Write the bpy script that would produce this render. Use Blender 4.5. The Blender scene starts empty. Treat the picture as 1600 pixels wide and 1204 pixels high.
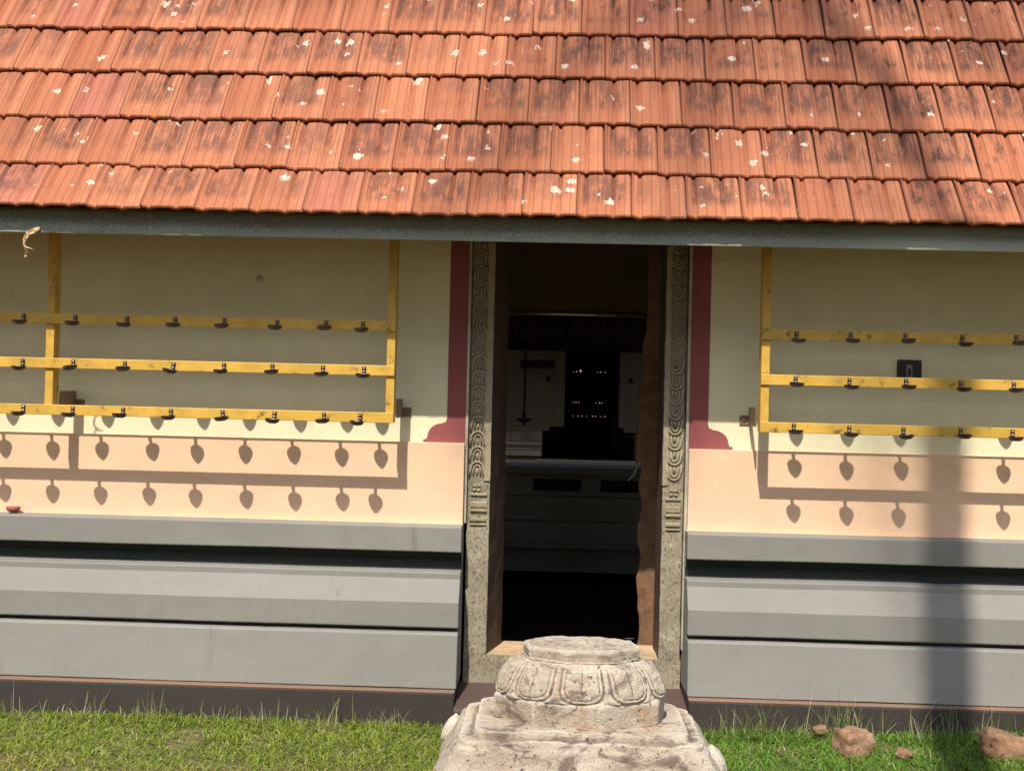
import bpy, bmesh, math, random
from mathutils import Vector, Matrix, noise
R = math.radians
random.seed(7)
S = bpy.context.scene
COL = S.collection

# ------------------------------------------------------------------ camera, sky, sun, exposure
yaw, pitch, roll = R(1.77), R(0.25), 0.0238
r = Vector((math.cos(yaw), math.sin(yaw), 0)); f0 = Vector((-math.sin(yaw), math.cos(yaw), 0))
fw = f0*math.cos(pitch) + Vector((0, 0, math.sin(pitch)))
up = r.cross(fw)
r2 = r*math.cos(roll) + up*math.sin(roll); u2 = -r*math.sin(roll) + up*math.cos(roll)
cd = bpy.data.cameras.new('camera'); cam = bpy.data.objects.new('camera', cd); COL.objects.link(cam)
cd.sensor_fit = 'HORIZONTAL'; cd.sensor_width = 36; cd.lens = 1850/1600*36
cd.clip_start = .05; cd.clip_end = 1000
M = Matrix((r2, u2, -fw)).transposed().to_4x4(); M.translation = Vector((0, -5.6, 1.5)); cam.matrix_world = M
S.camera = cam

SUNV = Vector((-.2, -1, 1.42)).normalized()          # towards the sun
elev = math.asin(SUNV.z); az = math.atan2(SUNV.x, SUNV.y)
w = bpy.data.worlds.new('World'); S.world = w; w.use_nodes = True
nt = w.node_tree; bg = nt.nodes['Background']
sky = nt.nodes.new('ShaderNodeTexSky'); sky.sky_type = 'NISHITA'; sky.sun_disc = False
sky.sun_elevation = elev; sky.sun_rotation = az; sky.air_density = 1.0; sky.dust_density = 1.4; sky.ozone_density = 1.2
nt.links.new(sky.outputs[0], bg.inputs[0]); bg.inputs[1].default_value = .155
ld = bpy.data.lights.new('sun', 'SUN'); ld.energy = 4.0; ld.angle = R(.53); ld.color = (1, .93, .82)
lo = bpy.data.objects.new('sun', ld); COL.objects.link(lo)
lo.rotation_euler = SUNV.to_track_quat('Z', 'Y').to_euler(); lo.location = SUNV*30
S.view_settings.view_transform = 'Standard'; S.view_settings.look = 'None'
S.view_settings.exposure = .56; S.view_settings.gamma = 1
S.cycles.max_bounces = 8; S.cycles.diffuse_bounces = 5

# ------------------------------------------------------------------ material helpers
def srgb(c): return c/12.92 if c <= .04045 else ((c+.055)/1.055)**2.4
def hexl(h): return tuple(srgb(int(h[i:i+2], 16)/255) for i in (0, 2, 4))
class N:
    def __init__(s, name):
        s.m = bpy.data.materials.new(name); s.m.use_nodes = True; s.t = s.m.node_tree
        s.b = s.t.nodes['Principled BSDF']; s.out = s.t.nodes['Material Output']
    def n(s, typ, **kw):
        q = s.t.nodes.new('ShaderNode'+typ)
        for k, v in kw.items():
            if k.startswith('i_'):
                key = k[2:]; key = int(key) if key.isdigit() else key
                s.set(q, key, v)
            else: setattr(q, k, v)
        return q
    def set(s, q, key, v):
        if isinstance(v, bpy.types.NodeSocket): s.t.links.new(v, q.inputs[key])
        else: q.inputs[key].default_value = v
    def obj(s): return s.n('TexCoord').outputs['Object']
    def uv(s): return s.n('TexCoord').outputs['UV']
    def map(s, v, scale=(1, 1, 1), loc=(0, 0, 0)):
        return s.n('Mapping', i_0=v, i_Scale=scale, i_Location=loc).outputs[0]
    def noise(s, v, scale=5, detail=4, rough=.6, dist=0):
        return s.n('TexNoise', i_0=v, i_Scale=scale, i_Detail=detail, i_Roughness=rough, i_Distortion=dist).outputs[0]
    def vor(s, v, scale=5, feature='F1', rnd=1):
        q = s.n('TexVoronoi', feature=feature, i_0=v, i_Scale=scale); q.inputs['Randomness'].default_value = rnd; return q
    def ramp(s, v, lo, hi, a=0., b=1.):
        q = s.n('MapRange', i_0=v); q.interpolation_type = 'SMOOTHSTEP'
        for i, x in zip((1, 2, 3, 4), (lo, hi, a, b)): q.inputs[i].default_value = x
        return q.outputs[0]
    def math(s, op, a, b=0., c=0., clamp=False):
        q = s.n('Math', operation=op, use_clamp=clamp); s.set(q, 0, a); s.set(q, 1, b); s.set(q, 2, c); return q.outputs[0]
    def mix(s, f, a, b, mode='MIX'):
        q = s.n('Mix', data_type='RGBA', blend_type=mode)
        for k, v in ((0, f), (6, a), (7, b)):
            if isinstance(v, tuple): v = (*v, 1) if len(v) == 3 else v
            s.set(q, k, v)
        return q.outputs[2]
    def base(s, c):
        if isinstance(c, tuple): c = (*c, 1)
        s.set(s.b, 'Base Color', c); return s
    def rough(s, v): s.set(s.b, 'Roughness', v); return s
    def bump(s, h, strength=.3, dist=.01):
        q = s.n('Bump', i_Strength=strength, i_Distance=dist); s.set(q, 'Height', h)
        s.set(s.b, 'Normal', q.outputs[0]); return s
    def attr(s, name): return s.n('Attribute', attribute_name=name)

def simple(name, c, rough=.6, var=.12, scale=8, bump=.15, metal=0., bdist=.004, bscale=60):
    a = N(name); o = a.obj()
    n1 = a.noise(o, scale, 6, .65); n2 = a.noise(o, bscale, 3, .6)
    v = a.ramp(n1, .3, .7, 1-var, 1+var)
    hsv = a.n('HueSaturation', i_Value=v, i_Color=(*c, 1)).outputs[0]
    a.base(hsv).rough(rough).bump(n2, bump, bdist); a.b.inputs['Metallic'].default_value = metal
    return a.m

def painted(name, c, stain=(.30, .25, .18), amt=.22, rough=.75):
    """emulsion painted plaster: trowel marks, faint vertical runs, small dirty specks"""
    a = N(name); o = a.obj()
    big = a.noise(o, 1.6, 5, .6)
    runs = a.noise(a.map(o, (14, 14, .9)), 1.0, 5, .65)
    fine = a.noise(o, 140, 3, .6)
    trow = a.noise(a.map(o, (3, 3, 9)), 1.5, 4, .6, .6)
    spk = a.vor(o, 26); keep = a.ramp(a.n('SeparateColor', i_0=spk.outputs['Color']).outputs[0], .90, .92)
    dot = a.math('MULTIPLY', a.ramp(spk.outputs['Distance'], .05, .14, 1, 0), keep)
    v = a.math('ADD', a.ramp(big, .3, .7, .94, 1.05), a.ramp(trow, .3, .7, -.03, .03))
    col = a.n('HueSaturation', i_Value=v, i_Color=(*c, 1)).outputs[0]
    dirt = a.math('MULTIPLY', a.ramp(runs, .55, .80), a.ramp(big, .45, .75))
    col = a.mix(a.math('MULTIPLY', dirt, amt), col, tuple(x*y for x, y in zip(c, stain)))
    col = a.mix(a.math('MULTIPLY', dot, .45), col, tuple(x*.35 for x in c))
    h = a.math('ADD', a.math('MULTIPLY', trow, .7), a.math('MULTIPLY', fine, .3))
    a.base(col).rough(rough).bump(h, .12, .01); a.b.inputs['Specular IOR Level'].default_value = .3
    return a.m

m_cream = painted('cream wall paint', (.74, .69, .465))
m_peach = painted('peach wall paint', (.76, .51, .335))
m_maroon = painted('maroon wall paint', (.275, .078, .076))
m_grey = painted('grey plinth paint', (.222, .212, .190), amt=.75)
m_brownbase = painted('dark brown base paint', (.042, .033, .029), amt=.3)
m_redledge = painted('red oxide paint', (.21, .125, .082), amt=.6)
m_bracket = simple('dull brown bracket steel', (.20, .125, .07), .55, .2, 20, .2)  # shade on the brackets under the eave put into a separate brown
m_reveal = simple('dark oiled door reveal', (.080, .048, .032), .7, .25, 9, .35)  # dark brown for the jamb face towards the opening
m_step = painted('step brown paint', (.085, .055, .045), amt=.4)
m_wood = simple('dark brown timber', (.10, .050, .018), .6, .25, 12, .3)
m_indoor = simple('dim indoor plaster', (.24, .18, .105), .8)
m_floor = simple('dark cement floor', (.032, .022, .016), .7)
m_floor.node_tree.nodes['Principled BSDF'].inputs['Specular IOR Level'].default_value = 0
m_white = painted('shrine lime wash', (.78, .66, .48))
m_darkgrey = painted('grey platform paint', (.36, .335, .26))
m_alu = simple('bright aluminium pipe', (.85, .74, .68), .30, .05, 30, .05, 1.)
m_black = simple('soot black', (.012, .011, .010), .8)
m_iron = simple('oily black iron', (.055, .036, .030), .42, .3, 40, .3, .5)
m_bolt = simple('steel bolt', (.30, .25, .24), .4, .2, 60, .2, .8)
m_brass = simple('brass', (.55, .36, .10), .3, .2, 30, .1, 1.)
m_plastic = simple('black switch plate plastic', (.012, .010, .011), .35, .1, 20, .05)
m_switch = simple('grey switch plastic', (.22, .22, .21), .4, .1, 20, .05)
m_concrete = simple('pale cement', (.42, .38, .30), .85, .25, 9, .5)

def mk_gold():
    a = N('golden yellow enamel'); o = a.obj()
    n = a.noise(o, 7, 6, .65); streak = a.noise(a.map(o, (3, 60, 60)), 1, 5, .7)
    soot = a.noise(a.map(o, (16, 16, 16)), 1, 6, .7); fine = a.noise(o, 120, 3)
    col = a.n('HueSaturation', i_Value=a.ramp(n, .3, .7, .85, 1.12), i_Color=(.60, .36, .055, 1)).outputs[0]
    col = a.mix(a.ramp(streak, .56, .74, 0, .55), col, (.32, .17, .03))
    col = a.mix(a.ramp(soot, .56, .68, 0, .8), col, (.07, .038, .015))
    a.base(col).rough(.48).bump(a.math('ADD', streak, a.math('MULTIPLY', fine, .4)), .2, .004)
    return a.m
m_gold = mk_gold()

def mk_tile():
    a = N('weathered clay tile'); uv = a.uv(); o = a.obj()
    at = a.attr('tile').outputs['Color']; sep = a.n('SeparateColor', i_0=at)
    rnd, rnd2, rnd3 = sep.outputs[0], sep.outputs[1], sep.outputs[2]
    su = a.n('SeparateXYZ', i_0=uv)
    fv = a.math('FRACT', su.outputs[1])                              # 0 at the exposed lower edge of the tile
    streak = a.noise(a.map(uv, (22, 1.6, 1)), 1.0, 6, .72, .25)
    streak2 = a.noise(a.map(uv, (60, 5, 1), (3.1, 7.7, 0)), 1.0, 4, .7)
    broad = a.noise(a.map(uv, (.55, .5, 1)), 1, 3, .5)
    blot = a.noise(a.map(uv, (4.2, 2.6, 1), (9, 4, 0)), 1, 5, .65)
    fine = a.noise(o, 95, 4, .7)
    base = a.mix(rnd, (.375, .126, .058), (.48, .182, .088))
    base = a.mix(a.ramp(rnd2, .93, .97, 0, .7), base, (.42, .145, .10))
    base = a.mix(a.ramp(fine, .38, .75, 0, .35), base, (.27, .085, .042))
    base = a.mix(a.ramp(streak2, .54, .66, 0, .5), base, (.20, .058, .032))
    base = a.mix(a.ramp(streak, .42, .22, 0, .5), base, (.60, .29, .15))
    ribs = a.math('FRACT', a.math('SUBTRACT', su.outputs[0], a.math('MULTIPLY', a.math('FLOOR', su.outputs[1]), .4824)))
    seam = a.math('MULTIPLY', a.ramp(ribs, .012, .036, 1, 0), .95)
    base = a.mix(a.ramp(ribs, .80, .86, 0, .35), base, (.55, .235, .118))
    base = a.mix(seam, base, (.085, .028, .018))
    wash = a.noise(a.map(uv, (2.2, .8, 1), (5, 2, 0)), 1, 4, .6)
    base = a.mix(a.ramp(wash, .48, .72, 0, .4), base, (.33, .115, .066))
    # weathering: dark algae in the upper middle of the exposed face, running down in streaks
    um = a.math('MULTIPLY', a.ramp(ribs, .04, .16), a.ramp(ribs, .99, .86))
    vm = a.math('MULTIPLY', um, a.math('MULTIPLY', a.ramp(fv, .16, .42), a.ramp(fv, 1.05, .85)))
    age = a.ramp(a.math('ADD', a.math('MULTIPLY', rnd3, .45), a.math('MULTIPLY', broad, .55)), .30, .56)
    st = a.math('ADD', a.math('MULTIPLY', streak, .55), a.math('MULTIPLY', blot, .45))
    grime = a.math('MULTIPLY', a.math('MULTIPLY', a.ramp(st, .41, .54), vm), a.math('ADD', age, .08, clamp=True))
    gran = a.ramp(a.noise(o, 210, 3, .7), .36, .60, .35, 1)
    base = a.mix(a.math('MULTIPLY', a.math('MULTIPLY', grime, gran), .95), base, (.080, .045, .036))
    # black moss blots, mostly on the right half of the roof
    ox = a.n('SeparateXYZ', i_0=o).outputs[0]
    side = a.math('MAXIMUM', a.ramp(ox, .6, 1.7, .0, 1.), a.math('MULTIPLY', a.ramp(ox, -.5, .2), a.ramp(a.n('SeparateXYZ', i_0=o).outputs[2], 2.75, 3.1)))
    black = a.math('MULTIPLY', a.math('MULTIPLY', a.ramp(a.math('ADD', a.math('MULTIPLY', blot, .7), a.math('MULTIPLY', streak, .3)), .53, .60), vm), side)
    base = a.mix(a.math('MULTIPLY', black, a.math('MULTIPLY', gran, .85)), base, (.028, .022, .020))
    # pale lichen / droppings
    wob = a.n('VectorMath', operation='ADD', i_0=a.map(uv, (3.6, 4.4, 1)), i_1=a.n('VectorMath', operation='SCALE', i_0=a.n('TexNoise', i_0=uv, i_Scale=17, i_Detail=4).outputs[1], i_Scale=.75).outputs[0]).outputs[0]
    vo = a.vor(wob, 1.0); vc = a.n('SeparateColor', i_0=vo.outputs['Color'])
    rad = a.math('MULTIPLY', a.ramp(vc.outputs[1], .0, 1., .08, .38), a.ramp(a.math('ADD', vc.outputs[0], a.ramp(a.noise(a.map(uv, (.8, .9, 1), (2, 6, 0)), 1, 2, .5), .35, .65, -.30, .16)), .66, .68))
    lich = a.math('MULTIPLY', a.ramp(a.math('SUBTRACT', rad, vo.outputs['Distance']), 0., .06), a.ramp(fv, .12, .25))
    base = a.mix(a.math('MULTIPLY', lich, .85), base, (.66, .53, .41))
    wv = a.math('SINE', a.math('MULTIPLY', su.outputs[0], 2*math.pi*6))
    base = a.mix(a.ramp(wv, .70, 1.0, 0, .42), base, (.16, .05, .028))
    ht = a.math('ADD', a.math('ADD', a.math('MULTIPLY', streak2, .45), a.math('MULTIPLY', wv, .30)), a.math('ADD', a.math('MULTIPLY', fine, .45), a.math('MULTIPLY', lich, .3)))
    a.base(base).rough(.82).bump(ht, .35, .006); a.b.inputs['Specular IOR Level'].default_value = .25
    return a.m
m_tile = mk_tile()

def mk_fascia():
    a = N('mouldy pale green fascia paint'); o = a.obj()
    sx = a.n('SeparateXYZ', i_0=o)
    sp = a.noise(o, 190, 3, .7); pat = a.noise(a.map(o, (1.3, 1, 5)), 1, 4, .6)
    side = a.ramp(sx.outputs[0], 1.05, 1.45, 1, .0)
    dens = a.math('MULTIPLY', a.ramp(pat, .25, .6, .55, 1.), side)
    k = a.math('MULTIPLY', a.ramp(sp, .46, .56), dens)
    run = a.noise(a.map(o, (30, 1, 1.5)), 1, 4, .6)
    c = a.mix(a.ramp(run, .5, .8, 0, .3), (.34, .37, .275), (.24, .245, .17))
    c = a.mix(a.math('MULTIPLY', k, .7), c, (.07, .09, .08))
    a.base(c).rough(.7).bump(sp, .2, .004)
    return a.m
m_fascia = mk_fascia()

def mk_granite():
    a = N('weathered granite'); o = a.obj()
    n1 = a.noise(o, 5, 6, .65); n2 = a.noise(a.map(o, (85, 85, 50)), 1, 6, .75, .5); n3 = a.noise(o, 190, 3, .7)
    pit = a.vor(o, 75); lich = a.noise(o, 22, 5, .7)
    c = a.mix(a.ramp(n1, .3, .7), (.245, .21, .15), (.37, .325, .235))
    c = a.mix(a.ramp(n2, .50, .62, 0, .8), c, (.085, .072, .045))
    c = a.mix(a.ramp(lich, .60, .68, 0, .7), c, (.52, .45, .32))
    c = a.mix(a.ramp(n3, .55, .7, 0, .5), c, (.07, .06, .04))
    h = a.math('ADD', a.math('MULTIPLY', n2, -.8), a.math('ADD', a.math('MULTIPLY', n3, -.3), a.ramp(pit.outputs['Distance'], 0, .25, -.4, 0)))
    a.base(c).rough(.9).bump(h, .55, .008); a.b.inputs['Specular IOR Level'].default_value = .2
    return a.m
m_granite = mk_granite()
def mk_carved():
    a = N('carved granite'); o = a.obj()
    n1 = a.noise(o, 6, 6, .65); n2 = a.noise(o, 120, 4, .7)
    c = a.mix(a.ramp(n1, .3, .7), (.30, .25, .16), (.42, .355, .24))
    c = a.mix(a.ramp(n2, .5, .7, 0, .6), c, (.12, .10, .065))
    a.base(c).rough(.9).bump(n2, .4, .006); return a.m
m_carved = mk_carved()
m_sill = simple('worn tan sill stone', (.46, .32, .19), .8, .2, 10, .4)

def mk_pedestal():
    a = N('weathered pale stone'); o = a.obj()
    n1 = a.noise(o, 3.2, 6, .65); n2 = a.noise(o, 34, 6, .72); n3 = a.noise(o, 150, 4, .75)
    pits = a.math('MULTIPLY', a.ramp(a.noise(o, 52, 4, .65, .3), .60, .68), a.ramp(a.noise(o, 9, 3, .6), .42, .6))
    stain = a.noise(a.map(o, (5, 5, 9)), 1, 6, .7, 1.2); ora = a.noise(a.map(o, (4, 4, 6), (3, 8, 2)), 1, 5, .65, .6)
    c = a.mix(a.ramp(n1, .3, .7), (.43, .345, .25), (.58, .505, .40))
    c = a.mix(a.ramp(n2, .52, .70, 0, .55), c, (.36, .275, .20))
    c = a.mix(a.ramp(ora, .56, .68, 0, .65), c, (.42, .235, .12))
    c = a.mix(a.ramp(stain, .50, .64, 0, .8), c, (.135, .088, .072))
    c = a.mix(a.math('MULTIPLY', pits, .8), c, (.12, .08, .06))
    c = a.mix(a.ramp(n3, .54, .66, 0, .65), c, (.16, .11, .085))
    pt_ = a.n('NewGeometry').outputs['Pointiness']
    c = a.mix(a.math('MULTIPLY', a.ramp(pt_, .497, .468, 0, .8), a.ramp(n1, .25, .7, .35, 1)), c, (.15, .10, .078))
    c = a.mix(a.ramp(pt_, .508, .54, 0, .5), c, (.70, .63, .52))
    h = a.math('ADD', a.math('MULTIPLY', n2, .6), a.math('ADD', a.math('MULTIPLY', n3, .35), a.math('MULTIPLY', pits, -.9)))
    a.base(c).rough(.92).bump(h, 1.0, .016); a.b.inputs['Specular IOR Level'].default_value = .2
    return a.m
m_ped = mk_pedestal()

def mk_laterite():
    a = N('laterite rubble'); o = a.obj()
    n1 = a.noise(o, 9, 6, .7); n2 = a.noise(o, 60, 5, .7)
    c = a.mix(a.ramp(n1, .35, .65), (.20, .098, .052), (.38, .24, .145))
    c = a.mix(a.ramp(n2, .52, .68, 0, .7), c, (.12, .05, .03))
    a.base(c).rough(.95).bump(n2, .7, .012); return a.m
m_laterite = mk_laterite()
m_terracotta = simple('terracotta', (.28, .085, .055), .7)
m_dryleaf = simple('dry palm fibre', (.50, .33, .17), .7, .3, 40, .4)

def mk_grass():
    a = N('grass blade'); c = a.attr('tint').outputs['Color']
    a.base(c).rough(.55); a.b.inputs['Specular IOR Level'].default_value = .35
    tr = a.n('BsdfTranslucent', i_0=c); mx = a.n('MixShader', i_0=.35, i_1=a.b.outputs[0], i_2=tr.outputs[0])
    a.t.links.new(mx.outputs[0], a.out.inputs[0]); return a.m
m_grass = mk_grass()
def mk_ground():
    a = N('courtyard soil'); o = a.obj(); sy = a.n('SeparateXYZ', i_0=o).outputs[1]
    n1 = a.noise(o, 2.2, 6, .65); n2 = a.noise(o, 45, 6, .7)
    y = a.math('ADD', sy, a.math('MULTIPLY', a.math('SUBTRACT', n1, .5), .5))
    c = a.mix(a.ramp(n2, .3, .7), (.10, .085, .035), (.17, .125, .06))
    sand = a.mix(a.ramp(n2, .3, .7), (.060, .029, .004), (.092, .047, .008))  # unseen ground, kept dark and red to dim and warm bounced light
    c = a.mix(a.ramp(y, -2.3, -1.6, 1, 0), c, sand)
    a.base(c).rough(.95).bump(n2, .5, .02); return a.m
m_ground = mk_ground()
m_leaf = simple('palm leaflet', (.07, .11, .03), .5)
m_bark = simple('palm bark', (.20, .165, .125), .9, .3, 6, .6)

# ------------------------------------------------------------------ mesh helpers
class MB:
    def __init__(s): s.v = []; s.f = []; s.uv = None; s.col = None
    def add(s, vs, fs):
        o = len(s.v); s.v += [tuple(p) for p in vs]; s.f += [tuple(i+o for i in q) for q in fs]; return s
    def box(s, x0, x1, y0, y1, z0, z1):
        vs = [(x, y, z) for z in (z0, z1) for y in (y0, y1) for x in (x0, x1)]
        return s.add(vs, [(0, 2, 3, 1), (4, 5, 7, 6), (0, 1, 5, 4), (2, 6, 7, 3), (0, 4, 6, 2), (1, 3, 7, 5)])
    def prism_x(s, prof, x0, x1):
        """closed profile of (y,z) extruded along x"""
        n = len(prof)
        vs = [(x0, y, z) for y, z in prof] + [(x1, y, z) for y, z in prof]
        fs = [(i, (i+1) % n, n+(i+1) % n, n+i) for i in range(n)] + [tuple(range(n-1, -1, -1)), tuple(range(n, 2*n))]
        return s.add(vs, fs)
    def prism_y(s, prof, y0, y1):
        n = len(prof)
        vs = [(x, y0, z) for x, z in prof] + [(x, y1, z) for x, z in prof]
        fs = [(i, n+i, n+(i+1) % n, (i+1) % n) for i in range(n)] + [tuple(range(n)), tuple(range(2*n-1, n-1, -1))]
        return s.add(vs, fs)
    def tube(s, pts, rad, n=6, caps=True):
        pts = [Vector(p) for p in pts]
        rad = rad if isinstance(rad, (list, tuple)) else [rad]*len(pts)
        vs, fs = [], []
        ref = Vector((0, 0, 1))
        for i, p in enumerate(pts):
            d = (pts[min(i+1, len(pts)-1)]-pts[max(i-1, 0)]).normalized()
            a = d.cross(ref)
            if a.length < .05: a = d.cross(Vector((0, 1, 0)))
            a.normalize(); b = d.cross(a)
            for k in range(n):
                t = 2*math.pi*k/n; vs.append(p+(a*math.cos(t)+b*math.sin(t))*rad[i])
        for i in range(len(pts)-1):
            for k in range(n): fs.append((i*n+k, i*n+(k+1) % n, (i+1)*n+(k+1) % n, (i+1)*n+k))
        if caps: fs += [tuple(range(n-1, -1, -1)), tuple((len(pts)-1)*n+k for k in range(n))]
        return s.add(vs, fs)
    def lathe(s, prof, c, n=24, wob=None, sqy=1.):
        """prof: list of (radius, z)"""
        vs, fs = [], []
        for j, (q, z) in enumerate(prof):
            for k in range(n):
                t = 2*math.pi*k/n
                rr = q*(wob(t, z) if wob else 1)
                vs.append((c[0]+rr*math.cos(t), c[1]+rr*math.sin(t)*sqy, c[2]+z))
        for j in range(len(prof)-1):
            for k in range(n): fs.append((j*n+k, j*n+(k+1) % n, (j+1)*n+(k+1) % n, (j+1)*n+k))
        fs += [tuple(range(n-1, -1, -1)), tuple((len(prof)-1)*n+k for k in range(n))]
        return s.add(vs, fs)
    def build(s, name, mat, parent=None, smooth=False, bevel=0., loc=None):
        me = bpy.data.meshes.new(name); me.from_pydata(s.v, [], s.f)
        b = bmesh.new(); b.from_mesh(me)
        if s.col is None: bmesh.ops.recalc_face_normals(b, faces=b.faces)
        b.to_mesh(me); b.free()
        me.materials.append(mat)
        if smooth: me.polygons.foreach_set('use_smooth', [True]*len(me.polygons))
        o = bpy.data.objects.new(name, me); COL.objects.link(o)
        if bevel:
            md = o.modifiers.new('bevel', 'BEVEL'); md.width = bevel; md.segments = 2; md.limit_method = 'ANGLE'; md.angle_limit = R(40)
        if parent: o.parent = parent
        if loc: o.location = loc
        return o
def thing(name, label, cat, loc=(0, 0, 0), group=None):
    o = bpy.data.objects.new(name, None); COL.objects.link(o); o.location = loc; o.empty_display_size = .1
    return tag(o, label, cat, group)
def tag(o, label, cat, group=None, kind=None):
    o['label'] = label; o['category'] = cat
    if group: o['group'] = group
    if kind: o['kind'] = kind
    return o
def rough_up(o, amp, scale, subdiv=0):
    me = o.data
    b = bmesh.new(); b.from_mesh(me)
    if subdiv: bmesh.ops.subdivide_edges(b, edges=b.edges, cuts=subdiv, use_grid_fill=True)
    b.normal_update()
    for v in b.verts:
        n = noise.fractal(v.co*scale, 1.0, 2.0, 4)
        v.co += v.normal*n*amp
    b.to_mesh(me); b.free()

# ------------------------------------------------------------------ ground
g = MB(); NX, NY = 60, 60
xs = [-120, -60, -30, -15] + [-8+i*.4 for i in range(41)] + [15, 30, 60, 120]
ys = [-120, -60, -30, -15, -10] + [-8+i*.3 for i in range(28)] + [2, 6, 12, 30, 60, 120]
def gz(x, y):
    if y > -.05: return -.01
    return -.012+.02*noise.noise(Vector((x*1.1, y*1.1, 3))) + .03*max(0, min(1, (x-.6)/1.2))*max(0, 1+(y+.4)/1.2 if y < -.4 else 1)
vs = [(x, y, gz(x, y) if abs(x) < 8.1 and -8.1 < y < .2 else -.012) for y in ys for x in xs]
nx = len(xs)
g.add(vs, [(j*nx+i, j*nx+i+1, (j+1)*nx+i+1, (j+1)*nx+i) for j in range(len(ys)-1) for i in range(nx-1)])
go = g.build('ground', m_ground, smooth=True); go['kind'] = 'structure'; go['label'] = 'brown soil and pale sand of the temple courtyard'; go['category'] = 'ground'

# ------------------------------------------------------------------ temple building
T = thing('temple_building', 'temple hall with steep clay tiled roof, cream and peach walls and grey moulded plinth', 'temple', (0.14, .1, 0))
def part(mb, name, mat, parent=T, **kw):
    o = mb.build(name, mat, None, **kw); o.parent = parent
    o.location = -parent_loc(parent)
    return o
def parent_loc(p):
    l = Vector(p.location)
    while p.parent: 
        p = p.parent; l += Vector(p.location)
    return l
XL, XR = -.388, .664       # ends of the plastered walls at the doorway
W0, W1 = -4.6, 4.8
# upper cream walls, left and right of the door and over it
part(MB().box(W0, XL, 0, .28, 1.2, 3.0), 'upper_wall', m_cream)
part(MB().box(XR, W1, 0, .28, 1.2, 3.0), 'upper_wall', m_cream)
part(MB().box(XL, XR, .004, .276, 2.42, 3.0), 'upper_wall', m_cream)
# peach band stands proud of the cream wall
part(MB().box(W0, XL-.001, -.035, .27, .84, 1.247), 'lower_wall_band', m_peach, bevel=.003)
part(MB().box(XR+.001, W1, -.035, .27, .84, 1.247), 'lower_wall_band', m_peach, bevel=.003)
# maroon painted border with scrolled foot
def border(sgn, x_in, x_out, x_foot):
    d = x_out-x_in
    z1 = 1.249
    foot = [(x_foot, z1), (x_foot, z1+.010)]
    st = x_foot - (x_foot-x_out)*.13
    foot += [(st, z1+.013), (st-(x_foot-x_out)*.03, z1+.022)]
    n = 10
    xa, xb = st-(x_foot-x_out)*.05, x_out+(x_foot-x_out)*.20
    for i in range(n+1):
        t = i/n*math.pi/2
        foot.append((xa-(xa-xb)*(1-math.cos(t))**1.0, z1+.026+.062*math.sin(t)))
    foot += [(xb-(x_foot-x_out)*.04, z1+.092), (x_out+(x_foot-x_out)*.04, z1+.096), (x_out+(x_foot-x_out)*.03, z1+.106), (x_out, z1+.110)]
    prof = [(x_in, z1)] + foot + [(x_out, 2.95), (x_in, 2.95)]
    return MB().prism_y(prof, -.0035, .004)
part(border(-1, XL-.0005, -.477, -.588), 'painted_border', m_maroon)
part(border(1, XR+.0005, .754, .872), 'painted_border', m_maroon)
# pale cement edge between paint and stone
e = MB().box(XL, XL+.012, -.008, .25, .87, 2.42); part(e, 'cement_edge', m_concrete)
e = MB().box(XR-.012, XR, -.008, .25, .30, 2.42); part(e, 'cement_edge', m_concrete)
part(MB().box(-2.004-.013, -1.978+.0, -.001, .001, 2.08, 2.082), 'plaster_crack', m_cream) if False else None
pp = MB().lathe([(.001, 0), (.016, 0), (.014, .0035), (.001, .004)], (0, 0, 0), 14)
q = pp.build('plaster_patch', m_concrete); q.parent = T; q.location = Vector((-1.39, -.0005, 2.005))-Vector(T.location); q.rotation_euler = (R(90), 0, 0)  # small pale disc on the cream wall
# nail holes
# moulded grey plinth, one run each side of the door
prof = [(.2, .868), (-.107, .866), (-.115, .858), (-.115, .745), (-.108, .742), (-.050, .742), (-.050, .700), (-.044, .697), (-.02, .694), (-.02, .656), (-.128, .652), (-.130, .645), (-.130, .622),
        (-.19, .522), (-.19, .409), (-.184, .406), (-.12, .404), (-.12, .390), (-.205, .386), (-.212, .378), (-.243, .143), (.2, .140)]
PL = part(MB().prism_x(prof, W0, XL+.001), 'plinth', m_grey, bevel=.004)
PR = part(MB().prism_x(prof, XR-.007, W1), 'plinth', m_grey, bevel=.004)
for x0, x1 in ((W0, XL+.001), (XR-.007, W1)):
    part(MB().box(x0, x1, -.050, -.0365, .8655, .8705), 'plinth_top_strip', m_peach)
m_recess = painted('dark recess paint', (.022, .027, .025), amt=.2)  # near-black box filling the plinth recess
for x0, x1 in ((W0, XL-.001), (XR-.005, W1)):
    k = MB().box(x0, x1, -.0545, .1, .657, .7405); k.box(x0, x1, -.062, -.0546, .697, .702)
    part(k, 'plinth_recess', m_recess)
def waver(o, amp=.0028):
    b = bmesh.new(); b.from_mesh(o.data)
    es = [e for e in b.edges if abs(e.verts[0].co.x-e.verts[1].co.x) > 2]
    bmesh.ops.subdivide_edges(b, edges=es, cuts=70, use_grid_fill=False)
    for v in b.verts:
        q = Vector((v.co.x*1.7, v.co.z*6, v.co.y*9)); q2 = Vector((v.co.x*9, v.co.z*20, 4))
        v.co.z += amp*noise.noise(q)+amp*.35*noise.noise(q2); v.co.y += amp*.8*noise.noise(q+Vector((9, 3, 1)))
    b.to_mesh(o.data); b.free()
waver(PL); waver(PR)
# base course with red ledge
for x0, x1 in ((W0, XL-.004), (XR-.004, W1)):
    part(MB().box(x0, x1, -.292, .2, -.06, .1325), 'base_course', m_brownbase, bevel=.004)
    part(MB().prism_x([(.2, .133), (-.272, .133), (-.270, .1365), (-.238, .1395), (.2, .1395)], x0, x1), 'base_ledge', m_redledge)
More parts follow.
